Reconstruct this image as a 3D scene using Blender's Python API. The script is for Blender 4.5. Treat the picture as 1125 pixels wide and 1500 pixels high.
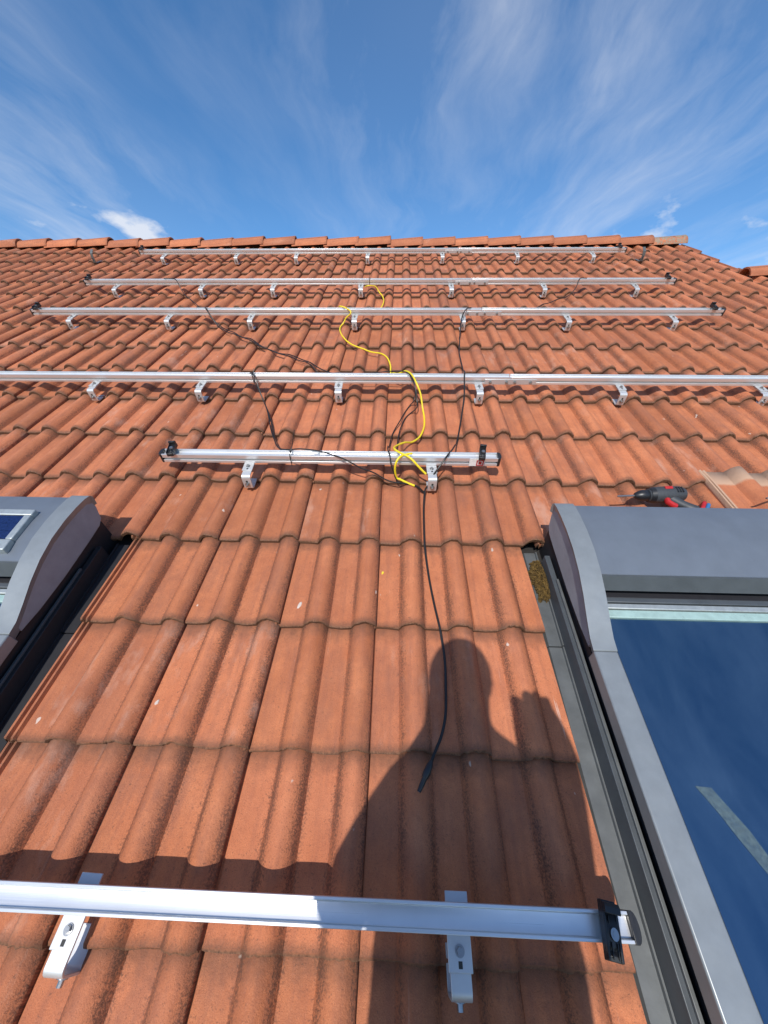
import bpy, bmesh, math, random
from mathutils import Matrix, Vector, noise
random.seed(7)
for o in list(bpy.data.objects): bpy.data.objects.remove(o)
S = bpy.context.scene
COL = S.collection
rad = math.radians

# ------------------------------------------------------------------ camera, sky, sun, exposure
PITCH = rad(32.0)                                   # roof pitch
MR = Matrix.Rotation(PITCH, 4, 'X')                 # roof frame (u along ridge, v up the slope, w off the tiles) -> world
CAM = Vector((0.992807, -0.226021, 1.068437))       # in the roof frame
RIGHT = Vector((0.999349, 0.034296, -0.01124))
DOWN = Vector((0.017051, -0.723161, -0.690469))
FWD = Vector((-0.031809, 0.689828, -0.723274))
cd = bpy.data.cameras.new('camera'); cam = bpy.data.objects.new('camera', cd); COL.objects.link(cam)
cd.sensor_fit = 'VERTICAL'; cd.sensor_height = 36.0; cd.lens = 36.0 * 566.39 / 1500.0
cd.clip_start = 0.02; cd.clip_end = 2000
mc = Matrix.Identity(4)
for i, ax in enumerate((RIGHT, -DOWN, -FWD)):
    for r in range(3): mc[r][i] = ax[r]
mc.translation = CAM
cam.matrix_world = MR @ mc
S.camera = cam
S.render.resolution_x = 768; S.render.resolution_y = 1024

SUN = Vector((0.15318, 0.36045, -0.92012))          # travel direction of the light, roof frame
sunw = (MR.to_3x3() @ SUN).normalized()
elev = math.asin(-sunw.z)
sl = bpy.data.lights.new('sun', 'SUN'); sl.energy = 2.8; sl.angle = rad(0.53); sl.color = (1.0, 0.955, 0.88)
so = bpy.data.objects.new('sun', sl); COL.objects.link(so)
so.rotation_euler = sunw.to_track_quat('-Z', 'Y').to_euler(); so.location = (0, -8, 12)

W = bpy.data.worlds.new('World'); S.world = W; W.use_nodes = True
wn = W.node_tree; wn.nodes.clear()
def N(tree, typ, **kw):
    n = tree.nodes.new(typ)
    for k, v in kw.items(): setattr(n, k, v)
    return n
def LK(t, a, b): t.links.new(a, b)
def ramp(t, fac, stops, interp='LINEAR'):
    r = N(t, 'ShaderNodeValToRGB'); r.color_ramp.interpolation = interp
    els = r.color_ramp.elements
    while len(els) < len(stops): els.new(0.5)
    for e, (p, c) in zip(els, stops):
        e.position = p; e.color = (c, c, c, 1) if not isinstance(c, tuple) else (*c, 1)
    LK(t, fac, r.inputs[0]); return r.outputs[0]
def math_(t, op, a, b=None, c=None, clamp=False):
    m = N(t, 'ShaderNodeMath', operation=op); m.use_clamp = clamp
    for i, x in enumerate((a, b, c)):
        if x is None: continue
        if isinstance(x, (int, float)): m.inputs[i].default_value = x
        else: LK(t, x, m.inputs[i])
    return m.outputs[0]
def mix(t, fac, a, b, blend='MIX'):
    m = N(t, 'ShaderNodeMix', data_type='RGBA', blend_type=blend)
    for i, x in ((0, fac), (6, a), (7, b)):
        if isinstance(x, (int, float)): m.inputs[i].default_value = x
        elif isinstance(x, tuple): m.inputs[i].default_value = (*x, 1)
        else: LK(t, x, m.inputs[i])
    return m.outputs[2]
def noise_(t, vec, scale, detail=4, rough=.55, dist=0.0):
    n = N(t, 'ShaderNodeTexNoise'); n.inputs['Scale'].default_value = scale
    n.inputs['Detail'].default_value = detail; n.inputs['Roughness'].default_value = rough
    n.inputs['Distortion'].default_value = dist
    if vec is not None: LK(t, vec, n.inputs['Vector'])
    return n.outputs['Fac']
def mapping(t, vec, scale=(1, 1, 1), loc=(0, 0, 0), rot=(0, 0, 0)):
    m = N(t, 'ShaderNodeMapping'); LK(t, vec, m.inputs[0])
    m.inputs['Scale'].default_value = scale; m.inputs['Location'].default_value = loc; m.inputs['Rotation'].default_value = rot
    return m.outputs[0]

sky = N(wn, 'ShaderNodeTexSky', sky_type='NISHITA', sun_disc=False)
sky.sun_elevation = elev
sky.sun_rotation = math.atan2(-sunw.x, -sunw.y)
sky.air_density = 1.0; sky.dust_density = 0.4; sky.ozone_density = 3.0; sky.altitude = 300
tc = N(wn, 'ShaderNodeTexCoord'); gen = tc.outputs['Generated']
sp = N(wn, 'ShaderNodeSeparateXYZ'); LK(wn, gen, sp.inputs[0])
zc = math_(wn, 'MAXIMUM', sp.outputs[2], 0.06)
cmb = N(wn, 'ShaderNodeCombineXYZ')
LK(wn, math_(wn, 'DIVIDE', sp.outputs[0], zc), cmb.inputs[0]); LK(wn, math_(wn, 'DIVIDE', sp.outputs[1], zc), cmb.inputs[1])
plane = cmb.outputs[0]                              # the cirrus layer seen as a flat sheet high above
warp = N(wn, 'ShaderNodeTexNoise'); warp.inputs['Scale'].default_value = 0.9; warp.inputs['Detail'].default_value = 3
LK(wn, plane, warp.inputs['Vector'])
va = N(wn, 'ShaderNodeVectorMath', operation='MULTIPLY_ADD'); LK(wn, warp.outputs['Color'], va.inputs[0])
va.inputs[1].default_value = (.55, .55, 0); LK(wn, plane, va.inputs[2])
c1 = noise_(wn, mapping(wn, va.outputs[0], (-1.5, .38, 1), (3.1, 1.2, 0), (0, 0, rad(-4))), 1.0, 8, .62)
c2 = noise_(wn, mapping(wn, va.outputs[0], (-.7, .3, 1), (7.3, 0.4, 0)), 1.0, 3, .5)
fib = noise_(wn, mapping(wn, va.outputs[0], (9, 1.1, 1), (0.3, 2.0, 0), (0, 0, rad(-6))), 1.0, 6, .6)
d = math_(wn, 'MULTIPLY', ramp(wn, c1, [(.45, 0.0), (.74, 1.0)]), ramp(wn, c2, [(.33, 0.1), (.62, 1.0)]))
d = math_(wn, 'MULTIPLY', d, ramp(wn, fib, [(.25, .45), (.75, 1.0)]))
veil = math_(wn, 'MULTIPLY', ramp(wn, c2, [(.30, 0.0), (.75, 1.0)]), .09)
d = math_(wn, 'ADD', math_(wn, 'MULTIPLY', d, .74), veil, clamp=True)
puff = noise_(wn, mapping(wn, gen, (1, 1, 1.9), (.37, .11, .05), (0, 0, rad(120))), 5.5, 7, .55)
lowb = ramp(wn, sp.outputs[2], [(.0, 1.0), (.35, 1.0), (.40, 0.0)])
pf = math_(wn, 'MULTIPLY', ramp(wn, puff, [(.60, 0.0), (.70, .85)]), lowb)
d = math_(wn, 'MAXIMUM', d, pf)
hsv = N(wn, 'ShaderNodeHueSaturation'); hsv.inputs['Saturation'].default_value = 1.24; hsv.inputs['Value'].default_value = .88; LK(wn, sky.outputs[0], hsv.inputs['Color'])
colr = mix(wn, d, hsv.outputs[0], (4.3, 4.5, 4.9))
bg = N(wn, 'ShaderNodeBackground'); LK(wn, colr, bg.inputs[0]); bg.inputs[1].default_value = 0.128
wo = N(wn, 'ShaderNodeOutputWorld'); LK(wn, bg.outputs[0], wo.inputs[0])

S.view_settings.view_transform = 'Standard'; S.view_settings.look = 'None'
S.view_settings.exposure = 0.6; S.view_settings.gamma = 1.0; S.view_settings.use_curve_mapping = False
S.render.engine = 'CYCLES'

# ------------------------------------------------------------------ helpers
class MB:
    """collects faces; build() links them as ONE mesh object"""
    def __init__(s): s.v = []; s.f = []
    def add(s, verts, faces):
        b = len(s.v); s.v += [tuple(p) for p in verts]; s.f += [tuple(i + b for i in f) for f in faces]; return s
    def box(s, x0, x1, y0, y1, z0, z1):
        return s.add([(x, y, z) for x in (x0, x1) for y in (y0, y1) for z in (z0, z1)],
                     [(0, 1, 3, 2), (4, 6, 7, 5), (0, 4, 5, 1), (2, 3, 7, 6), (0, 2, 6, 4), (1, 5, 7, 3)])
    def prism(s, prof, x0, x1):
        """profile in (y,z), extruded along x"""
        n = len(prof)
        s.add([(x0, y, z) for y, z in prof] + [(x1, y, z) for y, z in prof],
              [(i, (i + 1) % n, n + (i + 1) % n, n + i) for i in range(n)] + [tuple(range(n))[::-1], tuple(range(n, 2 * n))])
        return s
    def cyl(s, a, b, r0, r1=None, n=16, cap=True):
        a, b = Vector(a), Vector(b); r1 = r0 if r1 is None else r1
        ax = (b - a).normalized(); p = ax.orthogonal().normalized(); q = ax.cross(p)
        vs = []
        for c, r in ((a, r0), (b, r1)):
            for i in range(n):
                t = 2 * math.pi * i / n; vs.append(c + p * (r * math.cos(t)) + q * (r * math.sin(t)))
        fs = [(i, (i + 1) % n, n + (i + 1) % n, n + i) for i in range(n)]
        if cap: fs += [tuple(range(n))[::-1], tuple(range(n, 2 * n))]
        return s.add(vs, fs)
    def tube(s, pts, r, n=8, radii=None):
        pts = [Vector(p) for p in pts]; m = len(pts); vs = []
        p = None
        for i in range(m):
            t = (pts[min(i + 1, m - 1)] - pts[max(i - 1, 0)]).normalized()
            p = t.orthogonal().normalized() if p is None else (p - t * p.dot(t)).normalized()
            q = t.cross(p); rr = radii[i] if radii else r
            for k in range(n):
                a = 2 * math.pi * k / n; vs.append(pts[i] + p * (rr * math.cos(a)) + q * (rr * math.sin(a)))
        fs = [(i * n + k, i * n + (k + 1) % n, (i + 1) * n + (k + 1) % n, (i + 1) * n + k) for i in range(m - 1) for k in range(n)]
        fs += [tuple(range(n))[::-1], tuple(range((m - 1) * n, m * n))]
        return s.add(vs, fs)
    def mesh(s, name, mat, smooth=True, angle=35):
        me = bpy.data.meshes.new(name); me.from_pydata(s.v, [], s.f)
        bm = bmesh.new(); bm.from_mesh(me); bmesh.ops.recalc_face_normals(bm, faces=bm.faces); bm.to_mesh(me); bm.free()
        if mat: me.materials.append(mat)
        if smooth:
            me.polygons.foreach_set('use_smooth', [True] * len(me.polygons))
            me.set_sharp_from_angle(angle=rad(angle))
        return me
    def build(s, name, mat, parent=None, bevel=0, smooth=True, angle=35):
        o = bpy.data.objects.new(name, s.mesh(name, mat, smooth, angle)); COL.objects.link(o)
        if parent: o.parent = parent
        if bevel:
            b = o.modifiers.new('bevel', 'BEVEL'); b.width = bevel; b.segments = 2; b.limit_method = 'ANGLE'; b.angle_limit = rad(40)
        return o
def tag(o, label, cat, group=None):
    o['label'] = label; o['category'] = cat
    if group: o['group'] = group
    return o
def place(o, u=0, v=0, w=0, rz=0):
    o.matrix_world = MR @ Matrix.Translation((u, v, w)) @ Matrix.Rotation(rz, 4, 'Z'); return o
def thing(name, label, cat, u=0, v=0, w=0, rz=0, group=None):
    o = bpy.data.objects.new(name, None); COL.objects.link(o); o.empty_display_size = .05
    place(o, u, v, w, rz); return tag(o, label, cat, group)
def copy_tree(o, parent=None):
    c = o.copy(); COL.objects.link(c)
    if parent: c.parent = parent
    for ch in list(o.children): copy_tree(ch, c)
    return c
def spline(pts, sub=6):
    P = [Vector(p) for p in pts]; out = []
    for i in range(len(P) - 1):
        p0, p1, p2, p3 = P[max(i - 1, 0)], P[i], P[i + 1], P[min(i + 2, len(P) - 1)]
        for k in range(sub):
            t = k / sub
            out.append(.5 * ((2 * p1) + (p2 - p0) * t + (2 * p0 - 5 * p1 + 4 * p2 - p3) * t * t + (3 * p1 - p0 - 3 * p2 + p3) * t ** 3))
    out.append(P[-1]); return out

# ------------------------------------------------------------------ materials
def newmat(name):
    m = bpy.data.materials.new(name); m.use_nodes = True; t = m.node_tree
    return m, t, t.nodes['Principled BSDF']
def simple(name, col, rough=.5, metal=0.0, nscale=60, namp=.12, bump=.0, bscale=200, spec=.5, rvar=.1):
    m, t, b = newmat(name)
    co = N(t, 'ShaderNodeTexCoord').outputs['Object']
    n = noise_(t, co, nscale, 5, .6)
    LK(t, mix(t, ramp(t, n, [(.3, 0.), (.7, 1.)]), tuple(c * (1 - namp) for c in col), tuple(min(1, c * (1 + namp)) for c in col)), b.inputs['Base Color'])
    LK(t, math_(t, 'MULTIPLY_ADD', noise_(t, co, nscale * .6, 4), rvar * 2, rough - rvar), b.inputs['Roughness'])
    b.inputs['Metallic'].default_value = metal; b.inputs['Specular IOR Level'].default_value = spec
    if bump:
        bp = N(t, 'ShaderNodeBump'); bp.inputs['Strength'].default_value = bump; bp.inputs['Distance'].default_value = .001
        LK(t, noise_(t, co, bscale, 4), bp.inputs['Height']); LK(t, bp.outputs[0], b.inputs['Normal'])
    return m
def tile_material(name, clean=False):
    m, t, b = newmat(name)
    at = N(t, 'ShaderNodeAttribute', attribute_name='tl').outputs['Vector']     # position on the tile
    ar = N(t, 'ShaderNodeAttribute', attribute_name='rnd').outputs['Fac']
    rnd = math_(t, 'FRACT', math_(t, 'ADD', N(t, 'ShaderNodeObjectInfo').outputs['Random'], ar))
    off = N(t, 'ShaderNodeCombineXYZ')
    for i, k in enumerate((37.0, 91.0, 53.0)): LK(t, math_(t, 'MULTIPLY', rnd, k), off.inputs[i])
    va = N(t, 'ShaderNodeVectorMath', operation='ADD'); LK(t, at, va.inputs[0]); LK(t, off.outputs[0], va.inputs[1]); P = va.outputs[0]
    s = N(t, 'ShaderNodeSeparateXYZ'); LK(t, at, s.inputs[0]); X, Y, Z = s.outputs
    big = noise_(t, P, 9, 5, .6); mid = noise_(t, P, 45, 5, .65); fine = noise_(t, P, 420, 3, .7); speck = noise_(t, P, 230, 4, .75)
    streak = noise_(t, mapping(t, P, (60, 5, 20)), 1.0, 5, .6)
    base = mix(t, ramp(t, big, [(.30, 0.), (.70, 1.)]), (.415, .130, .052), (.56, .197, .086))
    base = mix(t, math_(t, 'MULTIPLY', ramp(t, mid, [(.45, 0.), (.75, 1.)]), .55), base, (.37, .122, .060))
    base = mix(t, math_(t, 'MULTIPLY', ramp(t, rnd, [(.0, 0.), (1., 1.)]), .30), base, (.48, .160, .086))
    hs = N(t, 'ShaderNodeHueSaturation'); LK(t, base, hs.inputs['Color'])
    LK(t, math_(t, 'MULTIPLY_ADD', math_(t, 'FRACT', math_(t, 'MULTIPLY', rnd, 7.31)), .34, .84), hs.inputs['Value']); base = hs.outputs[0]
    base = mix(t, math_(t, 'MULTIPLY', ramp(t, streak, [(.45, 0.), (.66, 1.)]), .34), base, (.26, .092, .056))
    base = mix(t, math_(t, 'MULTIPLY', ramp(t, fine, [(.32, 1.), (.46, 0.)]), .50), base, (.19, .075, .045))
    base = mix(t, math_(t, 'MULTIPLY', ramp(t, fine, [(.57, 0.), (.70, 1.)]), .40), base, (.58, .27, .15))
    if not clean:
        # black crust on the flanks of the rolls
        fl = None
        for c in (.1125, .2625):
            dx = math_(t, 'ABSOLUTE', math_(t, 'SUBTRACT', math_(t, 'ABSOLUTE', math_(t, 'SUBTRACT', X, c)), .034))
            g = ramp(t, dx, [(.0, 1.), (.022, 0.)]); fl = g if fl is None else math_(t, 'MAXIMUM', fl, g)
        crust = math_(t, 'ADD', math_(t, 'MULTIPLY', fl, .17), math_(t, 'MULTIPLY_ADD', big, .22, math_(t, 'MULTIPLY', speck, .62)))
        crust = math_(t, 'ADD', crust, math_(t, 'MULTIPLY', math_(t, 'FRACT', math_(t, 'MULTIPLY', rnd, 3.7)), .06))
        base = mix(t, math_(t, 'MULTIPLY', ramp(t, crust, [(.545, 0.), (.66, 1.)]), .74), base, (.065, .034, .025))
        # patchy soot, different on every tile
        soot = math_(t, 'MULTIPLY', ramp(t, noise_(t, mapping(t, P, (11, 5, 9), (5, 3, 0)), 1.0, 6, .7), [(.46, 0.), (.70, 1.)]), ramp(t, math_(t, 'FRACT', math_(t, 'MULTIPLY', rnd, 8.9)), [(.25, .25), (.9, 1.)]))
        base = mix(t, math_(t, 'MULTIPLY', soot, .55), base, (.19, .085, .062))
        grit = noise_(t, P, 150, 3, .7)
        base = mix(t, math_(t, 'MULTIPLY', ramp(t, grit, [(.63, 0.), (.69, 1.)]), .55), base, (.11, .055, .036))
        # pale lime runs and scuffs
        lime = noise_(t, mapping(t, P, (75, 4.5, 30), (3, 1, 0)), 1.0, 4, .7)
        sel = ramp(t, math_(t, 'FRACT', math_(t, 'MULTIPLY', rnd, 11.7)), [(.55, 0.15), (.85, 1.)])
        base = mix(t, math_(t, 'MULTIPLY', math_(t, 'MULTIPLY', ramp(t, lime, [(.68, 0.), (.78, 1.)]), sel), .65), base, (.66, .52, .44))
        scuff = math_(t, 'MULTIPLY', ramp(t, noise_(t, mapping(t, P, (14, 6, 10), (2, 7, 0)), 1.0, 5, .65), [(.54, 0.), (.72, 1.)]), ramp(t, math_(t, 'FRACT', math_(t, 'MULTIPLY', rnd, 5.3)), [(.55, 0.), (.8, 1.)]))
        base = mix(t, math_(t, 'MULTIPLY', scuff, .38), base, (.60, .40, .31))
        spot = noise_(t, mapping(t, P, (34, 22, 30), (9, 4, 0)), 1.0, 2, .5)
        base = mix(t, math_(t, 'MULTIPLY', ramp(t, spot, [(.765, 0.), (.79, 1.)]), .7), base, (.70, .62, .54))
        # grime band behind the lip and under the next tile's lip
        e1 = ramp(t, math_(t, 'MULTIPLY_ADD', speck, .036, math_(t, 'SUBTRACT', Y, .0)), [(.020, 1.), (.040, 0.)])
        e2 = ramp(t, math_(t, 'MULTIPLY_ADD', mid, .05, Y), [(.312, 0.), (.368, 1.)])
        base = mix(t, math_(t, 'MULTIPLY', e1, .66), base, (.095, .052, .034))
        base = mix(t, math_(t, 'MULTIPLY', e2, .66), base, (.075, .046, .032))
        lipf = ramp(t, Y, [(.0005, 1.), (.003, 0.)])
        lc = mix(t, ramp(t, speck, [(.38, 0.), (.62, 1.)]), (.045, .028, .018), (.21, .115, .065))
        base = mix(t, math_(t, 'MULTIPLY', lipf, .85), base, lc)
    else:
        hd = ramp(t, math_(t, 'MULTIPLY_ADD', mid, .02, Y), [(.338, 0.), (.350, 1.)])
        sd = ramp(t, X, [(-.004, 1.), (.002, 0.)])
        base = mix(t, math_(t, 'MULTIPLY', math_(t, 'MAXIMUM', hd, sd), .85), base, (.52, .35, .235))
    LK(t, base, b.inputs['Base Color'])
    LK(t, math_(t, 'MULTIPLY_ADD', mid, .25, .60), b.inputs['Roughness'])
    b.inputs['Specular IOR Level'].default_value = .35
    bp = N(t, 'ShaderNodeBump'); bp.inputs['Strength'].default_value = .75; bp.inputs['Distance'].default_value = .003
    LK(t, math_(t, 'MULTIPLY_ADD', fine, .45, math_(t, 'MULTIPLY_ADD', speck, .45, math_(t, 'MULTIPLY', mid, .8))), bp.inputs['Height']); LK(t, bp.outputs[0], b.inputs['Normal'])
    return m
M = {}
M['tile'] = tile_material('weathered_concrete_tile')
M['tile_clean'] = tile_material('fresh_concrete_tile', True)
M['deck'] = simple('roof_underlay', (.02, .018, .017), .9)
M['wall'] = simple('render', (.62, .58, .5), .9, nscale=4, bump=.3, bscale=90)
M['lead'] = simple('mortar', (.10, .07, .05), .95, nscale=30, bump=.6, bscale=80)
def alu(name, col=(.80, .81, .83), rough=.30, metal=.9, stretch=(3, 900, 900)):
    m, t, b = newmat(name)
    co = N(t, 'ShaderNodeTexCoord').outputs['Object']
    n = noise_(t, mapping(t, co, stretch), 1.0, 3, .6); n2 = noise_(t, co, 14, 5, .6)
    LK(t, mix(t, n2, tuple(c * .9 for c in col), tuple(min(1, c * 1.06) for c in col)), b.inputs['Base Color'])
    LK(t, math_(t, 'MULTIPLY_ADD', n, .22, rough - .06), b.inputs['Roughness']); b.inputs['Metallic'].default_value = metal
    bp = N(t, 'ShaderNodeBump'); bp.inputs['Strength'].default_value = .12; bp.inputs['Distance'].default_value = .0004
    LK(t, n, bp.inputs['Height']); LK(t, bp.outputs[0], b.inputs['Normal'])
    return m
M['alu'] = alu('extruded_aluminium', (.73, .735, .75), .27, .60)
M['hook'] = alu('hook_aluminium', (.60, .60, .61), .38, .5, (300, 300, 300))
M['bolt'] = alu('stainless_bolt', (.40, .40, .40), .28, .9, (400, 400, 400))
M['slot'] = simple('slot_shadow_black', (.03, .03, .03), .7)
M['black'] = simple('black_plastic', (.016, .016, .018), .38, nscale=200)
M['cable'] = simple('black_cable_sheath', (.014, .013, .013), .45, nscale=80)
M['yellow'] = simple('yellow_cable_sheath', (.78, .60, .02), .45, nscale=60, namp=.08)
M['clad'] = simple('grey_lacquered_aluminium', (.250, .268, .280), .42, .35, nscale=26, namp=.07, bump=.05, bscale=500)
M['clad_mid'] = simple('blue_grey_lacquered_hood', (.150, .172, .206), .45, .25, nscale=13, namp=.07, bump=.05, bscale=300)
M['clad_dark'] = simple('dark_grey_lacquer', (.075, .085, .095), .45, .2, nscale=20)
M['cheek'] = simple('grey_violet_plastic', (.26, .28, .31), .6, nscale=16, namp=.12)
M['flash'] = simple('weathered_flashing', (.135, .143, .145), .5, .4, nscale=18, namp=.16, bump=.15, bscale=160)
M['near_black'] = simple('black_gasket_and_flashing', (.012, .012, .016), .6)
M['green'] = simple('pale_green_glass_edge', (.33, .46, .43), .3, .1, nscale=40)
def glass_mat():
    m, t, b = newmat('coated_roof_window_glass')
    co = N(t, 'ShaderNodeTexCoord').outputs['Object']
    n = noise_(t, co, 3.0, 5, .6); dust = noise_(t, co, 260, 3, .8)
    base = mix(t, n, (.045, .108, .205), (.06, .138, .24))
    film = noise_(t, mapping(t, co, (5, 1.6, 1), (.3, .8, 0)), 1.0, 7, .65, .6)
    base = mix(t, math_(t, 'MULTIPLY', ramp(t, film, [(.38, 0.), (.68, 1.)]), .55), base, (.17, .27, .37))
    base = mix(t, math_(t, 'MULTIPLY', ramp(t, dust, [(.74, 0.), (.80, 1.)]), .5), base, (.25, .3, .35))
    LK(t, base, b.inputs['Base Color'])
    LK(t, math_(t, 'MULTIPLY_ADD', film, .22, .0), b.inputs['Roughness'])
    b.inputs['Metallic'].default_value = .8
    return m
M['glass'] = glass_mat()
M['cell'] = simple('solar_cell_blue', (.008, .018, .075), .18, nscale=160, namp=.35)
M['silver'] = simple('satin_silver_frame', (.42, .45, .45), .4, .5)
M['glass_strip'] = simple('mottled_pale_strip', (.12, .175, .19), .8, nscale=120, namp=.25)
tt = M['glass_strip'].node_tree; tb = tt.nodes['Principled BSDF']
LK(tt, ramp(tt, noise_(tt, N(tt, 'ShaderNodeTexCoord').outputs['Object'], 70, 5, .7), [(.35, .38), (.65, .62)]), tb.inputs['Alpha'])
M['moss'] = simple('dry_moss', (.105, .062, .014), .95, nscale=90, namp=.6)
M['drill'] = simple('drill_grey_plastic', (.045, .048, .052), .5, nscale=120, namp=.2)
M['red'] = simple('red_plastic', (.45, .018, .02), .45)
M['blue'] = simple('blue_plastic', (.04, .16, .36), .45)
M['white'] = simple('white_sticker', (.8, .8, .8), .5)
M['chip'] = simple('pale_chip', (.55, .46, .40), .8)
M['ychip'] = simple('yellow_chip', (.80, .62, .04), .6)
M['skin'] = simple('skin', (.45, .25, .17), .55); M['jacket'] = simple('navy_jacket', (.03, .04, .07), .85, nscale=200, bump=.3)
M['trousers'] = simple('grey_trousers', (.06, .06, .06), .9); M['boots'] = simple('brown_boots', (.05, .03, .02), .6); M['hair'] = simple('brown_hair', (.04, .025, .015), .7)
M['grass'] = simple('lawn', (.06, .10, .03), .95, nscale=.6, namp=.4)

# ------------------------------------------------------------------ tiles
E_, TW, TH, H = .335, .300, .019, .035      # exposure, cover width, thickness, roll height
HALF = .0405
def prof(x):
    """tile top relative to the crest line; x measured from the tile's left joint"""
    for c in (.1125, .2625):
        dx = abs(x - c)
        if dx < HALF: return -H + H * math.cos(math.pi / 2 * dx / HALF) ** .72
    return -H - .0012 * math.sin(math.pi * ((x % .15) / .0705)) if 0 <= (x % .15) < .0705 else -H
U0 = .0375                                   # left joint of tile column 0
def surf(u, v):
    x = (u - U0) % TW; k = math.floor(v / E_)
    return prof(x) - TH * (v - k * E_) / E_
def tile_mesh(name, seed, mat, xa=-.034, xb=.2975):
    rng = random.Random(seed)
    xs = [0., .035, .0705] + [.1125 - HALF + 2 * HALF * i / 10 for i in range(1, 11)] + [.188, .2205] + \
         [.2625 - HALF + 2 * HALF * i / 10 for i in range(1, 10)] + [.2975]
    pr = [(x, prof(x)) for x in xs]
    pr = [(-.034, -H - .004), (-.031, -.0255), (-.025, -.0255), (-.022, -H - .004), (-.018, -H - .004), (-.015, -.0275), (-.009, -.0275), (-.006, -H - .004), (-.001, -H - .004)] + pr
    if xb < .2975:
        pr = [p for p in pr if p[0] < xb - .001] + [(xb, prof(xb))]
    pr = [p for p in pr if p[0] >= xa - 1e-6]
    rows = [0.0, .0045, .06, .17, .28, .338, .418]
    n = len(pr); vs = []; tl = []
    jag = [rng.uniform(-.0024, .0024) for _ in pr]; jv = [rng.uniform(-.0030, .0022) for _ in pr]
    for q, (x, z) in enumerate(pr):               # lip underside, slightly ragged
        vs.append((x, .002 + jv[q], z - TH + .0008)); tl.append((x, 0, z - TH))
    for r, y in enumerate(rows):
        for q, (x, z) in enumerate(pr):
            dz = -TH * y / E_; yy = y
            if r == 0: dz -= .0042 + abs(jag[q]); yy += jv[q]
            elif r == 1: dz += jag[q] * .25
            vs.append((x, yy, z + dz)); tl.append((x, y, z))
    fs = [(r * n + q, r * n + q + 1, (r + 1) * n + q + 1, (r + 1) * n + q) for r in range(len(rows)) for q in range(n - 1)]
    b = len(vs)                                   # right edge wall
    for r, y in enumerate(rows):
        x, z = pr[-1]; vs.append((x, y, z - .014 - TH * y / E_)); tl.append((x, y, z))
    for r in range(len(rows) - 1): fs.append(((r + 1) * n + n - 1, b + r, b + r + 1, (r + 2) * n + n - 1))
    b = len(vs)                                   # left edge wall
    for r, y in enumerate(rows):
        x, z = pr[0]; vs.append((x, y, z - .012 - TH * y / E_)); tl.append((x, y, z))
    for r in range(len(rows) - 1): fs.append((b + r, (r + 1) * n, (r + 2) * n, b + r + 1))
    me = bpy.data.meshes.new(name); me.from_pydata(vs, [], fs)
    bm = bmesh.new(); bm.from_mesh(me); bmesh.ops.recalc_face_normals(bm, faces=bm.faces)
    if sum(f.normal.z * f.calc_area() for f in bm.faces) < 0: bmesh.ops.reverse_faces(bm, faces=bm.faces)
    bm.to_mesh(me); bm.free()
    a = me.attributes.new('tl', 'FLOAT_VECTOR', 'POINT'); a.data.foreach_set('vector', [c for p in tl for c in p])
    me.polygons.foreach_set('use_smooth', [True] * len(me.polygons)); me.set_sharp_from_angle(angle=rad(38))
    me.materials.append(mat)
    return me
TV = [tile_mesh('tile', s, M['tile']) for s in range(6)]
T_CUT = tile_mesh('cut_tile', 21, M['tile'], xb=.2125)      # beside the window with the plain hood
T_CUTL = tile_mesh('cut_tile', 22, M['tile'], xb=.190)
T_VERGE = tile_mesh('verge_tile', 23, M['tile'], xb=.2325)

house = thing('house', 'house with a steep roof of weathered orange-red interlocking tiles', 'house')
RT, RL, EAVE = 5.0, 3.85, -6 * E_
deck = MB()
def slab(u0, u1, v0, v1): deck.box(u0, u1, v0, v1, -.14, -.085)
slab(-5.7, 4.16, EAVE + .02, RT - .02); slab(4.16, 6.3, EAVE + .02, RL - .02)
roof = deck.build('roof', M['deck'], house, smooth=False)
spots = []
for k in range(-6, 15):
    for n in range(-19, 21):
        u = U0 + n * TW; me = None
        if k > 11 and n > 13: continue
        if -2 <= k <= 1:
            if -5 < n < 0 or 4 < n <= 8: continue
            if n == 4: me = T_CUT
            if n == -5: me = T_CUTL
        if k > 11 and n == 13: me = T_VERGE
        if k == 11 and n > 13: pass
        c = Vector((u + .15, (k + .5) * E_, -.01)) - CAM
        z = c.dot(FWD); px = (c.dot(RIGHT) / z, c.dot(DOWN) / z) if z > .1 else (9, 9)
        vis = abs(px[0]) < 1.12 and abs(px[1]) < 1.45
        spots.append((0 if vis else 1, c.length, n, k, me))
spots.sort(key=lambda s: (s[0], s[1]))
rng = random.Random(3)
rest = MB(); rest_tl = []; rest_r = []
for i, (hid, dist, n, k, me) in enumerate(spots):
    me = me or TV[rng.randrange(6)]
    u, v = U0 + n * TW, k * E_
    j = (rng.gauss(0, .0012), rng.gauss(0, .0022), rng.uniform(-.0008, .0012), rng.gauss(0, .0048), rng.gauss(0, .004))
    if i < 298:
        o = bpy.data.objects.new('tile', me); COL.objects.link(o); o.parent = roof
        o.location = (u + j[0], v + j[1], j[2]); o.rotation_euler = (0, j[4], j[3])
    else:
        r = rng.random(); vs = [p.co for p in me.vertices]
        rest.add([(p.x + u + j[0] - p.y * j[3], p.y + v + j[1], p.z + j[2]) for p in vs], [tuple(f.vertices) for f in me.polygons])
        rest_tl += [c for d in me.attributes['tl'].data for c in d.vector]; rest_r += [r] * len(vs)
rm = bpy.data.meshes.new('far_tiles'); rm.from_pydata(rest.v, [], rest.f)
rm.attributes.new('tl', 'FLOAT_VECTOR', 'POINT').data.foreach_set('vector', rest_tl)
rm.attributes.new('rnd', 'FLOAT', 'POINT').data.foreach_set('value', rest_r)
rm.materials.append(M['tile']); rm.polygons.foreach_set('use_smooth', [True] * len(rm.polygons)); rm.set_sharp_from_angle(angle=rad(38))
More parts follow.
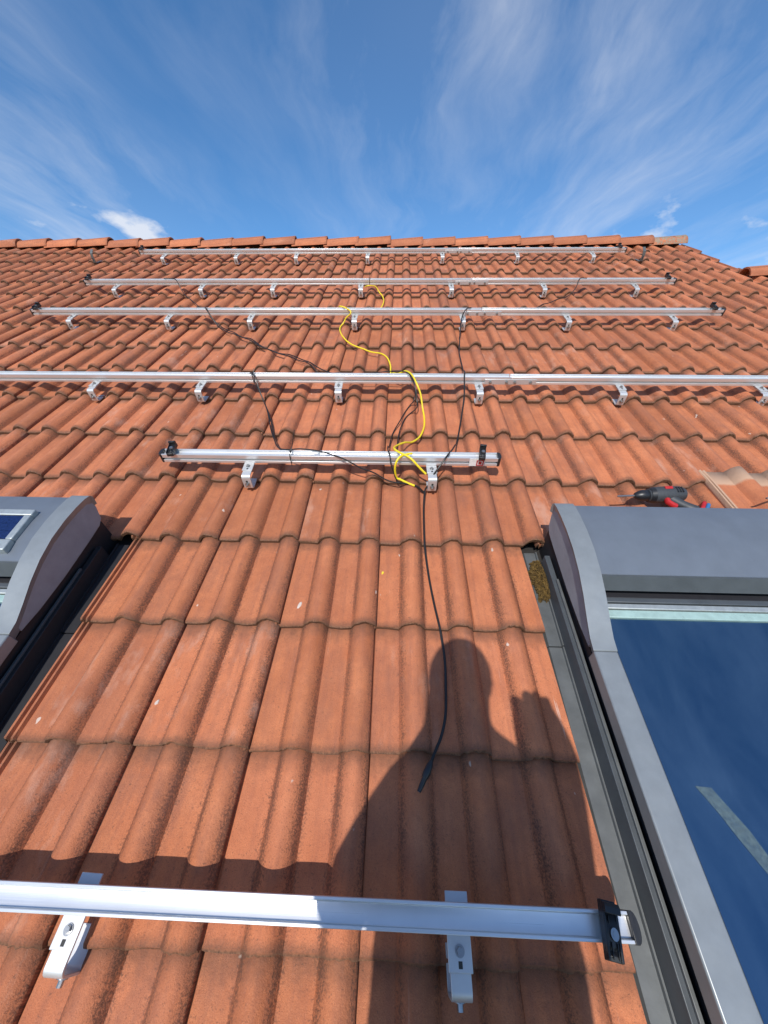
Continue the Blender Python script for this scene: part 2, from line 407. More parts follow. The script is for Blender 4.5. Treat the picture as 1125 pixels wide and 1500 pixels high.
ro = bpy.data.objects.new('far_tiles', rm); COL.objects.link(ro); ro.parent = roof; ro['kind'] = 'stuff'

# ridge caps
G = Vector((0, math.sin(PITCH), math.cos(PITCH))); HZ = Vector((0, math.cos(PITCH), -math.sin(PITCH)))
def ridge_mesh(name, seed):
    rng = random.Random(seed); L = .40; vs = []; fs = []; tl = []; n = 14
    st = [(0.0, .080, -.006), (.02, .082, -.005), (.19, .086, .003), (.37, .090, .011), (.392, .092, .013), (.40, .089, .012)]
    for inner in (0, 1):
        for x, r, lift in st:
            for i in range(n + 1):
                t = math.pi * (-.06 + 1.12 * i / n); rr = r - (.013 if inner else 0) + rng.uniform(-.0006, .0006)
                p = -HZ * (rr * 1.08 * math.cos(t)) + G * (rr * math.sin(t) + lift)
                vs.append((x, p.y, p.z)); tl.append((i * .02, x * .7 + .03, r))
    m = n + 1; q = len(st) * m
    for b in (0, q):
        for r in range(len(st) - 1):
            for i in range(n): fs.append((b + r * m + i, b + r * m + i + 1, b + (r + 1) * m + i + 1, b + (r + 1) * m + i))
    for r in (0, len(st) - 1):
        for i in range(n): fs.append((r * m + i, r * m + i + 1, q + r * m + i + 1, q + r * m + i))
    for r in range(len(st) - 1):
        for i in (0, n): fs.append((r * m + i, (r + 1) * m + i, q + (r + 1) * m + i, q + r * m + i))
    me = bpy.data.meshes.new(name); me.from_pydata(vs, [], fs)
    bm = bmesh.new(); bm.from_mesh(me); bmesh.ops.recalc_face_normals(bm, faces=bm.faces); bm.to_mesh(me); bm.free()
    me.attributes.new('tl', 'FLOAT_VECTOR', 'POINT').data.foreach_set('vector', [c for p in tl for c in p])
    me.materials.append(M['tile']); me.polygons.foreach_set('use_smooth', [True] * len(me.polygons)); me.set_sharp_from_angle(angle=rad(40))
    return me
RM = [ridge_mesh('ridge_tile', s) for s in range(3)]
def lichen_mat():
    m = tile_material('lichened_ridge_tile'); t = m.node_tree; b = t.nodes['Principled BSDF']
    src = b.inputs['Base Color'].links[0].from_socket
    co = N(t, 'ShaderNodeTexCoord').outputs['Object']
    n = noise_(t, co, 38, 4, .7)
    LK(t, mix(t, math_(t, 'MULTIPLY', ramp(t, n, [(.44, 0.), (.52, 1.)]), .75), src, (.24, .235, .18)), b.inputs['Base Color'])
    return m
def ridge_row(u0, u1, v):
    n = int((u1 - u0) / .36); last = None
    for i in range(n):
        u = u1 - .40 - i * .36
        o = bpy.data.objects.new('ridge_tile', RM[i % 3]); COL.objects.link(o); o.parent = roof
        o.location = (u, v + rng.gauss(0, .004), -.035 + rng.gauss(0, .004)); o.rotation_euler = (0, 0, rng.gauss(0, .008))
        if i == 0: last = o
    return last
endcap = ridge_row(-5.7, 4.12, RT)
endcap.data = RM[0].copy(); endcap.data.materials.clear(); endcap.data.materials.append(lichen_mat()); endcap['label'] = 'last ridge tile, crusted with grey lichen'
ridge_row(4.0, 6.3, RL)
mb = MB(); mb.prism([(RT - .10, -.075), (RT + .02, -.010), (RT + .05, -.10)], -5.7, 4.08); mb.prism([(RL - .10, -.075), (RL + .02, -.010), (RL + .05, -.10)], 4.16, 6.3)
mb.build('ridge_mortar', M['lead'], roof)
# far slope, gables and walls of the house
bk = MB()
def back(u0, u1, v):
    a = Vector((0, v, -.03)); dn = (HZ * math.cos(PITCH) - G * math.sin(PITCH)); b = a + dn * 5.2; nrm = (HZ * math.sin(PITCH) + G * math.cos(PITCH))
    bk.prism([(p.y, p.z) for p in (a - nrm * .02, b - nrm * .02, b - nrm * .15, a - nrm * .15)], u0, u1)
back(-5.7, 4.16, RT); back(4.17, 6.3, RL)
bk.build('rear_slope', M['tile_clean'], roof, smooth=False)
def wpt(Y, Z):                               # world y,z -> roof frame y,z
    p = MR.inverted() @ Vector((0, Y, Z)); return (p.y, p.z)
yR, zR = (MR @ Vector((0, RT, -.16))).yz; yE = (MR @ Vector((0, EAVE + .35, -.16))).yz
yL, zL = (MR @ Vector((0, RL, -.16))).yz
wl = MB()
wl.prism([wpt(*p) for p in ((yE[0], -6.5), (yE[0], yE[1] - .02), (yR, zR - .02), (2 * yR - yE[0], yE[1] - .02), (2 * yR - yE[0], -6.5))], -5.45, 4.10)
wl.prism([wpt(*p) for p in ((yE[0] + .003, -6.5), (yE[0] + .003, yE[1] - .03), (yL, zL - .03), (2 * yL - yE[0], yE[1] - .03), (2 * yL - yE[0], -6.5))], 4.103, 6.1)
wl.build('wall', M['wall'], house, smooth=False)
g = MB(); g.add([(-400, -400, 0), (400, -400, 0), (400, 400, 0), (-400, 400, 0)], [(0, 1, 2, 3)])
gr = g.build('ground', M['grass'], None, smooth=False); gr.location = (0, 0, -6.5); gr['kind'] = 'structure'

# ------------------------------------------------------------------ roof windows
def window(label, x0, solar, glass_strip):
    """x0 = outer left side; local x 0..WD"""
    WD, B, FW = 1.14, -.635, .062
    t = thing('roof_window', label, 'roof window', x0, 0, 0)
    top = [(.2285, .080), (.262, .085), (.31, .104), (.367, .129), (.43, .150), (.50, .164), (.57, .168), (.63, .166), (.675, .161), (.70, .154)]
    # frame: two stiles and the bottom rail
    fr = MB()
    fr.box(0, FW, B, .228, .039, .080); fr.box(WD - FW, WD, B, .228, .039, .080); fr.box(FW + .001, WD - FW - .001, B, B + .07, .039, .078)
    fr.build('frame', M['clad'], t, bevel=.0035)
    # kerb below the frame, gasket
    kb = MB(); kb.box(.014, WD - .014, B + .014, .685, -.10, .0385); kb.build('kerb', M['near_black'], t, smooth=False)
    # hood cheeks with a rim
    for s in (0, 1):
        xo, xi = (0, FW) if s == 0 else (WD, WD - FW)
        sg = 1 if s == 0 else -1
        rim = MB(); th = .040
        inner = [(y, max(z - th, .040)) for y, z in top]; inner[-1] = (.696, .105)
        outl = top + [(.708, .142), (.704, .112)]; lowl = inner[::-1]; lo = len(outl); nn = lo + len(lowl)
        q = [(xo, y, z) for y, z in outl] + [(xo + sg * .014, y, z) for y, z in lowl] + [(xi, y, z) for y, z in outl] + [(xi, y, z) for y, z in lowl]
        rim.add(q, [(i, (i + 1) % nn, nn + (i + 1) % nn, nn + i) for i in range(nn)])
        # side faces as strips between the outer and the drawn-in lower edge
        for base in (0, nn):
            for i in range(len(top) - 1): rim.add([q[base + i], q[base + i + 1], q[base + nn - 2 - i], q[base + nn - 1 - i]], [(0, 1, 2, 3)])
            rim.add([q[base + len(top) - 1], q[base + len(top)], q[base + len(top) + 1], q[base + len(top) + 2]], [(0, 1, 2, 3)])
        c = rim.build('hood_cheek', M['clad'], t, bevel=.003)
        pn = MB(); pn.prism([(y, z - .012) for y, z in top[1:]] + [(.702, .10), (.688, .052), (.665, .038), (.60, .034), (.45, .030), (.33, .034), (.255, .043)], xo + sg * .009, xi - sg * .006)
        pn.build('side_panel', M['cheek'], c, bevel=.002)
    # hood shell between the cheeks
    yf = .428
    shell = [(y, z - .010) for y, z in top if y > yf]
    zf = .1415
    hd = MB(); hd.prism([(yf, zf)] + shell + [(.700, .05), (.66, .045), (.64, .10), (yf + .012, .112), (yf + .001, .114)], FW + .004, WD - FW - .004)
    hood = hd.build('hood', M['clad_mid'], t, bevel=.002)
    lp = MB(); lp.prism([(yf + .004, zf - .003), (yf - .003, zf - .004), (yf - .030, .104), (yf - .026, .100), (yf + .004, .106)], FW + .002, WD - FW - .002); lp.build('hood_lip', M['clad_dark'], hood)
    # shutter end slats and the pale glass edge bar
    for i, (y0, y1, z0, z1, mm) in enumerate(((.392, .425, .060, .076, 'near_black'), (.374, .390, .060, .082, 'clad_dark'), (.356, .372, .060, .078, 'silver'), (.330, .354, .060, .074, 'green'))):
        b = MB(); b.box(FW + .002, WD - FW - .002, y0, y1, z0, z1); b.build('shutter_slat' if mm != 'green' else 'glass_edge_bar', M[mm], t, bevel=.002)
    gl = MB(); gl.box(FW + .001, WD - FW - .001, B + .071, .329, .050, .066); glass = gl.build('glass', M['glass'], t, smooth=False)
    gk = MB()
    for xa, xb in ((FW - .0005, FW + .004), (WD - FW - .004, WD - FW + .0005)): gk.box(xa, xb, B + .071, .329, .0662, .072)
    gk.build('gasket', M['near_black'], t, smooth=False)
    # flashing channels left and right, upstands, apron
    for s in (0, 1):
        X = (lambda x: x) if s == 0 else (lambda x: WD - x)
        f = MB()
        for y0, y1, dz in ((B - .03, .300, 0.0), (.303, .655, .0022)):
            xs = [(-.098, -.076), (-.060, -.072), (-.055, -.062), (-.018, -.062), (-.0165, -.054), (-.0125, -.054), (-.0125, -.084), (-.098, -.084)]
            n = len(xs)
            f.add([(X(x), y0, z + dz) for x, z in xs] + [(X(x), y1, z + dz) for x, z in xs], [(i, (i + 1) % n, n + (i + 1) % n, n + i) for i in range(n)] + [tuple(range(n)), tuple(range(n, 2 * n))])
        fo = f.build('flashing', M['near_black'] if (solar and s == 1) else M['flash'], t)  # near-black on the solar window's right side, grey on the other sides
        up = MB()
        xa, xb = sorted((X(-.012), X(.006)))
        up.box(xa, xb, B - .01, .60, -.083, .000); up.build('upstand', M['near_black'] if (solar and s == 1) else M['clad_dark'], fo, bevel=.0015)
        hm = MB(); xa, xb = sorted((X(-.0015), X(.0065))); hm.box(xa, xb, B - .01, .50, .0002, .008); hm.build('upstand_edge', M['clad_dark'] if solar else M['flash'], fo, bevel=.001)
    ap = MB(); ap.prism([(B - .005, .03), (B - .01, -.015), (B - .20, -.012), (B - .20, -.018), (B - .012, -.022), (B + .013, -.022), (B + .013, .03)], -.05, WD + .05); ap.build('apron', M['flash'], t)
    if solar:
        # slim solar panel set on the curved hood
        p0, p1 = Vector((0, .612, .1595)), Vector((0, .452, .1515))
        dv = (p1 - p0).normalized(); nv = Vector((0, -dv.z, dv.y)); nv = nv if nv.z > 0 else -nv
        xr = WD - .118; xl = .118
        def quad(mb_, xa, xb, s0, s1, h0, h1):
            P = [p0 + dv * s + nv * h for s, h in ((s0, h0), (s1, h0), (s1, h1), (s0, h1))]
            mb_.prism([(p.y, p.z) for p in P], xa, xb)
        fr2 = MB(); LN = (p1 - p0).length
        quad(fr2, xl, xr, 0, .024, -.01, .016); quad(fr2, xl, xr, LN - .040, LN, -.01, .016); quad(fr2, xl, xl + .022, .0245, LN - .0405, -.01, .016); quad(fr2, xr - .022, xr, .0245, LN - .0405, -.01, .016)
        sp_ = fr2.build('solar_panel', M['silver'], hood, bevel=.003)
        for i in range(3):
            a = .0255 + i * (LN - .067) / 3; b_ = .0245 + (i + 1) * (LN - .067) / 3
            c = MB(); quad(c, xl + .0225, xr - .0225, a, b_, .004, .0125); c.build('solar_cells', M['cell'], hood, smooth=False)
        hb = MB(); hb.prism([(.4200, .124), (.4160, .1300), (.4130, .1225), (.4195, .119)], WD * .5 - .10, WD - FW - .105); hb.build('pull_handle', M['silver'], hood, bevel=.001)
    if glass_strip:  # thin, partly transparent pale mottled strip just above the pane
        s = [(1.636, -.058), (1.668, -.060), (1.687, -.095), (1.706, -.130), (1.722, -.178), (1.752, -.232), (1.790, -.300), (1.775, -.305), (1.735, -.245), (1.700, -.190), (1.676, -.140), (1.661, -.104)]
        tp = MB(); n = len(s)
        tp.add([(a - x0, b, .0664) for a, b in s] + [(a - x0, b, .0672) for a, b in s], [tuple(range(n, 2 * n))] + [(i, (i + 1) % n, n + (i + 1) % n, n + i) for i in range(n)])
        tp.build('pale_strip', M['glass_strip'], glass, smooth=False)['label'] = 'pale mottled strip on the blue glass'
    return t
window('grey roof window with a plain blue-grey hood and a pale strip on its blue glass', 1.515, False, True)
window('grey roof window with a slim solar panel on its hood', -.065 - 1.14, True, False)

# moss in the flashing gutter
mo = MB(); rg = random.Random(5)
for i in range(4200):
    v_ = rg.uniform(.445, .622); u_ = 1.458 + .056 * rg.random() - .010 * (v_ - .46) / .15
    if abs((v_ - .535) / .08) ** 3 + abs((u_ - 1.487) / .026) ** 3 > 1 + .9 * noise.noise(Vector((u_ * 90, v_ * 45, 2))): continue
    h = .042 * (1 - .6 * abs((v_ - .535) / .08) ** 2) * (1 - .5 * abs((u_ - 1.487) / .022) ** 2)
    z = -.064 + h * rg.uniform(.55, 1.0); s = rg.uniform(.0015, .0035)
    d_ = Vector((rg.gauss(0, 1), rg.gauss(0, 1), rg.random() + .3)).normalized()
    a = Vector((u_, v_, z)); p = d_.orthogonal().normalized() * s * .6; q = d_.cross(p)
    mo.add([a - d_ * s * 2 + p, a - d_ * s * 2 - p * .5 + q, a - d_ * s * 2 - p * .5 - q, a + d_ * s * 1.6], [(0, 1, 3), (1, 2, 3), (2, 0, 3), (0, 2, 1)])
for i in range(-5, 6):
    for j in range(-2, 3):
        mo.cyl((1.487 + j * .007, .535 + i * .012, -.078), (1.487 + j * .007, .535 + i * .012, -.060 + .016 * (1 - (i / 6) ** 2)), .008, .004, 7)
ms = mo.build('moss', M['moss'], None, smooth=False); place(ms); ms['kind'] = 'stuff'; tag(ms, 'clump of brown-green moss in the gutter of the plain-hooded roof window', 'moss')

# ------------------------------------------------------------------ mounting rails
RAILS = {   # v, u0, u1, name used in labels
    'r1': (4.41, -1.705, 3.228, 'next to the ridge'),
    'r2': (3.41, -1.705, 3.232, 'second below the ridge'),
    'r3': (2.72, -1.700, 3.230, 'third below the ridge'),
    'r4': (1.735, -2.46, 4.72, 'above the short rail'),
    'r5': (1.05, .006, 1.404, ''), 'r6': (-.27, -.62, 1.414, '')}
RB = .037; RH = .040
RP = [(-.02, 0), (-.02, .0115), (-.0105, .0125), (-.0105, .0215), (-.02, .0225), (-.02, .0400), (-.0150, .0400), (-.0140, .0310), (-.0085, .0300), (.0085, .0300),
      (.0140, .0310), (.0150, .0400), (.02, .0400), (.02, .0225), (.0105, .0215), (.0105, .0125), (.02, .0115), (.02, 0)]
LAB = {'r1': 'long silver aluminium rail closest to the ridge', 'r2': 'long silver aluminium rail second below the ridge',
       'r3': 'long silver aluminium rail third below the ridge, crossed by the yellow cable', 'r4': 'longest silver aluminium rail, directly above the short one',
       'r5': 'short silver rail with a red and white sticker, below the longest rail', 'r6': 'silver rail between the two roof windows, crossed by the shadow of a person'}
SPL = {'r1': [1.468, 1.564, 1.598, 1.680], 'r2': [1.479, 1.569, 1.608, 1.693], 'r3': [1.473, 1.540, 1.593, 1.679], 'r4': [1.480, 1.566, 1.609, 1.692]}
for k, (v, a, b, _) in RAILS.items():
    t = thing('mounting_rail', LAB[k], 'rail', a, v, RB, group='mounting rails on the roof')
    if k in SPL:
        gap = (SPL[k][0] + SPL[k][3]) / 2 - a
        segs = [(0, gap - .0015), (gap + .0015, b - a)]
    else: segs = [(0, b - a)]
    for s0, s1 in segs:
        MB().prism(RP, s0, s1).build('rail_profile', M['alu'], t, bevel=.0008)
    if k in SPL:
        pl = MB(); pl.box(SPL[k][0] - .03 - a, SPL[k][3] + .03 - a, -.0235, -.0203, .001, .030); plo = pl.build('splice_plate', M['hook'], t, bevel=.001)
        for x in SPL[k]:
            MB().cyl((x - a, -.0236, .0155), (x - a, -.0315, .0155), .0085, .0078, 6).cyl((x - a, -.0316, .0155), (x - a, -.040, .0155), .0045, .0042, 10).build('bolt', M['bolt'], plo)
    for x, sg in ((0, -1), (b - a, 1)):
        if (k == 'r4') or (k == 'r6' and sg < 0): continue
        e = MB(); pts = [(-.021, -.001), (-.021, .041), (.021, .041), (.021, -.001)]
        e.prism(pts, x, x + sg * .008); n_ = 16; ar_ = [(x + sg * (.0078 + .007 * math.sin(math.pi * q_ / n_)), -.020 * math.cos(math.pi * q_ / n_)) for q_ in range(n_ + 1)]
        e.add([(a_, b_, .0) for a_, b_ in ar_] + [(a_, b_, .0405) for a_, b_ in ar_], [(i_, i_ + 1, n_ + 2 + i_, n_ + 1 + i_) for i_ in range(n_)] + [tuple(range(n_ + 1)), tuple(range(n_ + 1, 2 * n_ + 2))])
        e.build('end_cap', M['black'], t, bevel=.001)
    if k == 'r5':
        st = MB(); st.box(1.283, 1.345, -.0212, -.0204, .001, .039); s_ = st.build('sticker', M['white'], t, smooth=False)
        rd = MB()
        rd.box(1.312, 1.342, -.0220, -.0213, .003, .0075); rd.box(1.312, 1.342, -.0220, -.0213, .0265, .031)
        rd.box(1.312, 1.317, -.0220, -.0213, .0077, .0263); rd.box(1.337, 1.342, -.0220, -.0213, .0077, .0263); rd.box(1.321, 1.333, -.0220, -.0213, .0105, .0235)
        rd.build('sticker_mark', M['red'], s_, smooth=False)

# roof hooks
def make_hook():
    t = thing('roof_hook', '', 'roof hook')
    wd = .021
    pl = MB(); pl.prism([(.036, .0318), (.036, .0364), (-.066, .0364), (-.066, .0318)], -wd, wd)
    p = pl.build('adapter_plate', M['hook'], t, bevel=.001)
    MB().cyl((0, -.040, .0366), (0, -.040, .0378), .0085, n=20).cyl((0, -.040, .0379), (0, -.040, .0435), .0060, .0056, 6).build('bolt', M['bolt'], p)
    sl = MB(); sl.box(-.0035, .0035, -.061, -.052, .0360, .0367); sl.build('slot', M['slot'], p, smooth=False)
    out, inn = [(.02, .0312)], [(.02, .0262)]
    for i in range(7):
        a = rad(90 + 15 * i); out.append((-.086 + .014 * math.cos(a), .0172 + .014 * math.sin(a))); inn.append((-.086 + .009 * math.cos(a), .0172 + .009 * math.sin(a)))
    for i in range(7):
        a = rad(180 + 15 * i); out.append((-.088 + .012 * math.cos(a), -.028 + .012 * math.sin(a))); inn.append((-.088 + .007 * math.cos(a), -.028 + .007 * math.sin(a)))
    out.append((-.036, -.040)); inn.append((-.036, -.035))
    ar = MB(); ar.prism(out + inn[::-1], -wd + .003, wd - .003); arm = ar.build('arm', M['hook'], t, bevel=.001)
    s2 = MB(); s2.box(-.004, .004, -.1007, -.0995, -.018, .008); s2.build('slot', M['slot'], arm, smooth=False)
    MB().cyl((0, -.0998, -.010), (0, -.104, -.010), .0095, n=18).cyl((0, -.1041, -.010), (0, -.114, -.010), .0052, .005, 8).build('bolt', M['bolt'], arm)
    return t
HK = {'r1': [-1.447, -.691, -.071, .661, 1.412, 2.161, 2.907], 'r2': [-1.432, -.688, -.075, .662, 1.416, 2.176, 2.919], 'r3': [-1.406, -.681, -.077, .671, 1.439, 2.17, 2.898],
      'r4': [-2.18, -1.43, -.678, -.082, .669, 1.421, 2.166, 2.881, 3.66, 4.40], 'r5': [.369, 1.134], 'r6': [-.33, .408, 1.118]}
HLAB = {'r1': 'silver roof hook holding the rail closest to the ridge', 'r2': 'silver roof hook holding the rail second below the ridge', 'r3': 'silver roof hook holding the rail third below the ridge',
        'r4': 'silver roof hook holding the longest rail', 'r5': 'silver roof hook holding the short rail', 'r6': 'silver roof hook under the rail between the roof windows'}
hook0 = make_hook(); first = True
for k, us in HK.items():
    for i, u in enumerate(us):
        o = hook0 if first else copy_tree(hook0); first = False
        place(o, u, RAILS[k][0] + rng.gauss(0, .002), 0, rng.gauss(0, .02)); lab = HLAB[k]
        if k == 'r5': lab = ('silver roof hook holding the plain end of the short rail', 'silver roof hook holding the short rail where the black and yellow cables meet')[i]
        if k == 'r6' and u > 1: lab = 'silver roof hook standing in the shadow of a person'
        tag(o, lab, 'roof hook', 'roof hooks under the rails')
for u, v, rz, lab in ((-2.20, 4.41, -.1, 'spare roof hook without a rail, on the roof side away from the lichen-covered ridge end'), (3.39, 4.40, .1, 'spare roof hook without a rail, near the lichen-covered ridge end')):
    t = thing('roof_hook', lab, 'roof hook', u, v, 0, rz, 'roof hooks under the rails')
    out, inn = [(-.018, .088), (-.052, .060), (-.060, .030)], [(-.013, .086), (-.047, .058), (-.055, .029)]
    for i in range(7):
        a = rad(180 + 15 * i); out.append((-.048 + .012 * math.cos(a), -.020 + .012 * math.sin(a))); inn.append((-.048 + .007 * math.cos(a), -.020 + .007 * math.sin(a)))
    out.append((.05, -.034)); inn.append((.05, -.029))
    ar = MB(); ar.prism(out + inn[::-1], -.014, .014); arm = ar.build('arm', M['flash'], t, bevel=.001)
    s2 = MB(); s2.box(-.004, .004, -.0612, -.0595, -.010, .022); s2.build('slot', M['slot'], arm, smooth=False)

# black end clamps
def make_clamp():
    t = thing('end_clamp', '', 'clamp')
    b = MB()
    b.prism([(-.037, .004), (-.037, .016), (-.030, .019), (-.024, .015), (-.018, .019), (-.010, .019), (-.004, .022), (.006, .022), (.012, .019), (.020, .019), (.026, .016), (.037, .016), (.037, .004)], -.0165, .0165)
    b.box(-.0168, -.0125, -.036, .036, .0165, .026); b.box(-.0060, -.0035, -.034, -.014, .0192, .0225); b.box(.0060, .0085, -.034, -.014, .0192, .0225); b.box(-.0060, -.0035, .008, .018, .0192, .0225); b.box(.0110, .0168, -.036, .030, .0160, .021)
    bd = b.build('clamp_body', M['black'], t, bevel=.001)
    f = MB(); f.box(-.012, .012, -.011, .011, -.006, .0039); f.build('foot', M['bolt'], t, bevel=.001)
    j = MB(); j.prism([(.022, .0165), (.034, .0165), (.034, .031), (.029, .036), (.020, .036), (.020, .031), (.022, .030)], -.0164, .0164); j.build('jaw', M['black'], bd, bevel=.001)
    MB().cyl((0.002, -.004, .0221), (0.002, -.004, .0265), .0088, .0082, 20).cyl((0.002, -.004, .0266), (0.002, -.004, .0272), .0045, n=6).build('bolt', M['bolt'], bd)
    return t
CL = [('r1', -1.681, .3, 'the hip side end of the rail closest to the ridge'), ('r1', 3.169, -.3, ''), ('r2', -1.671, .4, ''), ('r2', 3.172, -.3, ''), ('r3', -1.658, .4, ''), ('r3', 3.164, -.4, ''), ('r5', .050, .5, ''), ('r5', 1.340, -.5, ''), ('r6', 1.372, -.16, '')]
CLAB = {'r1': 'small black clamp on an end of the rail closest to the ridge', 'r2': 'small black clamp on an end of the rail second below the ridge', 'r3': 'small black clamp on an end of the rail third below the ridge'}
clamp0 = make_clamp(); first = True
for k, u, rz, _ in CL:
    o = clamp0 if first else copy_tree(clamp0); first = False
    place(o, u, RAILS[k][0] - (.004 if k == 'r6' else 0), RB + RH - .001, rz if k == 'r6' else rz * .35)
    lab = CLAB.get(k)
    if k == 'r5': lab = 'black clamp on the short rail, at the end without a sticker' if u < .5 else 'black clamp above the red and white sticker on the short rail'
    if k == 'r6': lab = 'black ribbed clamp with a bolt, beside the flashing of the roof window'
    o.scale = (.78, 1, 1)
    tag(o, lab, 'clamp', 'black end clamps on the rails')

# ------------------------------------------------------------------ cables
def lay(pts, r, sub=7):
    """rests on the roll crests, bridging the valleys, unless a point is held higher (over a rail)"""
    P = spline([(u, v, w) for u, v, w in pts], sub); n = len(P)
    gnd = [max(surf(p.x + du, p.y + dv) for du in (-.012, 0, .012) for dv in (-.014, 0, .014)) + r * .9 for p in P]
    cum = [0.0]
    for i in range(1, n): cum.append(cum[-1] + (P[i].xy - P[i - 1].xy).length)
    hull = []
    for i in range(n):
        best = gnd[i]
        L = [j for j in range(i + 1) if cum[i] - cum[j] < .13]; Rr = [j for j in range(i, n) if cum[j] - cum[i] < .13]
        for j in L:
            for k in Rr:
                if cum[k] - cum[j] > 1e-6:
                    f = (cum[i] - cum[j]) / (cum[k] - cum[j]); best = max(best, gnd[j] * (1 - f) + gnd[k] * f)
        hull.append(max(best * .75 + gnd[i] * .25, P[i].z if P[i].z > .022 else -1))
    for _ in range(6): hull = [max(gnd[i], (hull[max(0, i - 1)] + 2 * hull[i] + hull[min(n - 1, i + 1)]) / 4) for i in range(n)]
    return [Vector((p.x, p.y, z)) for p, z in zip(P, hull)]
def cable(name, label, cat, paths, r, mat, group=None):
    m = MB()
    for p in paths: m.tube(lay(p, r), r, 8)
    o = m.build(name, M[mat], None); place(o); return tag(o, label, cat, group)
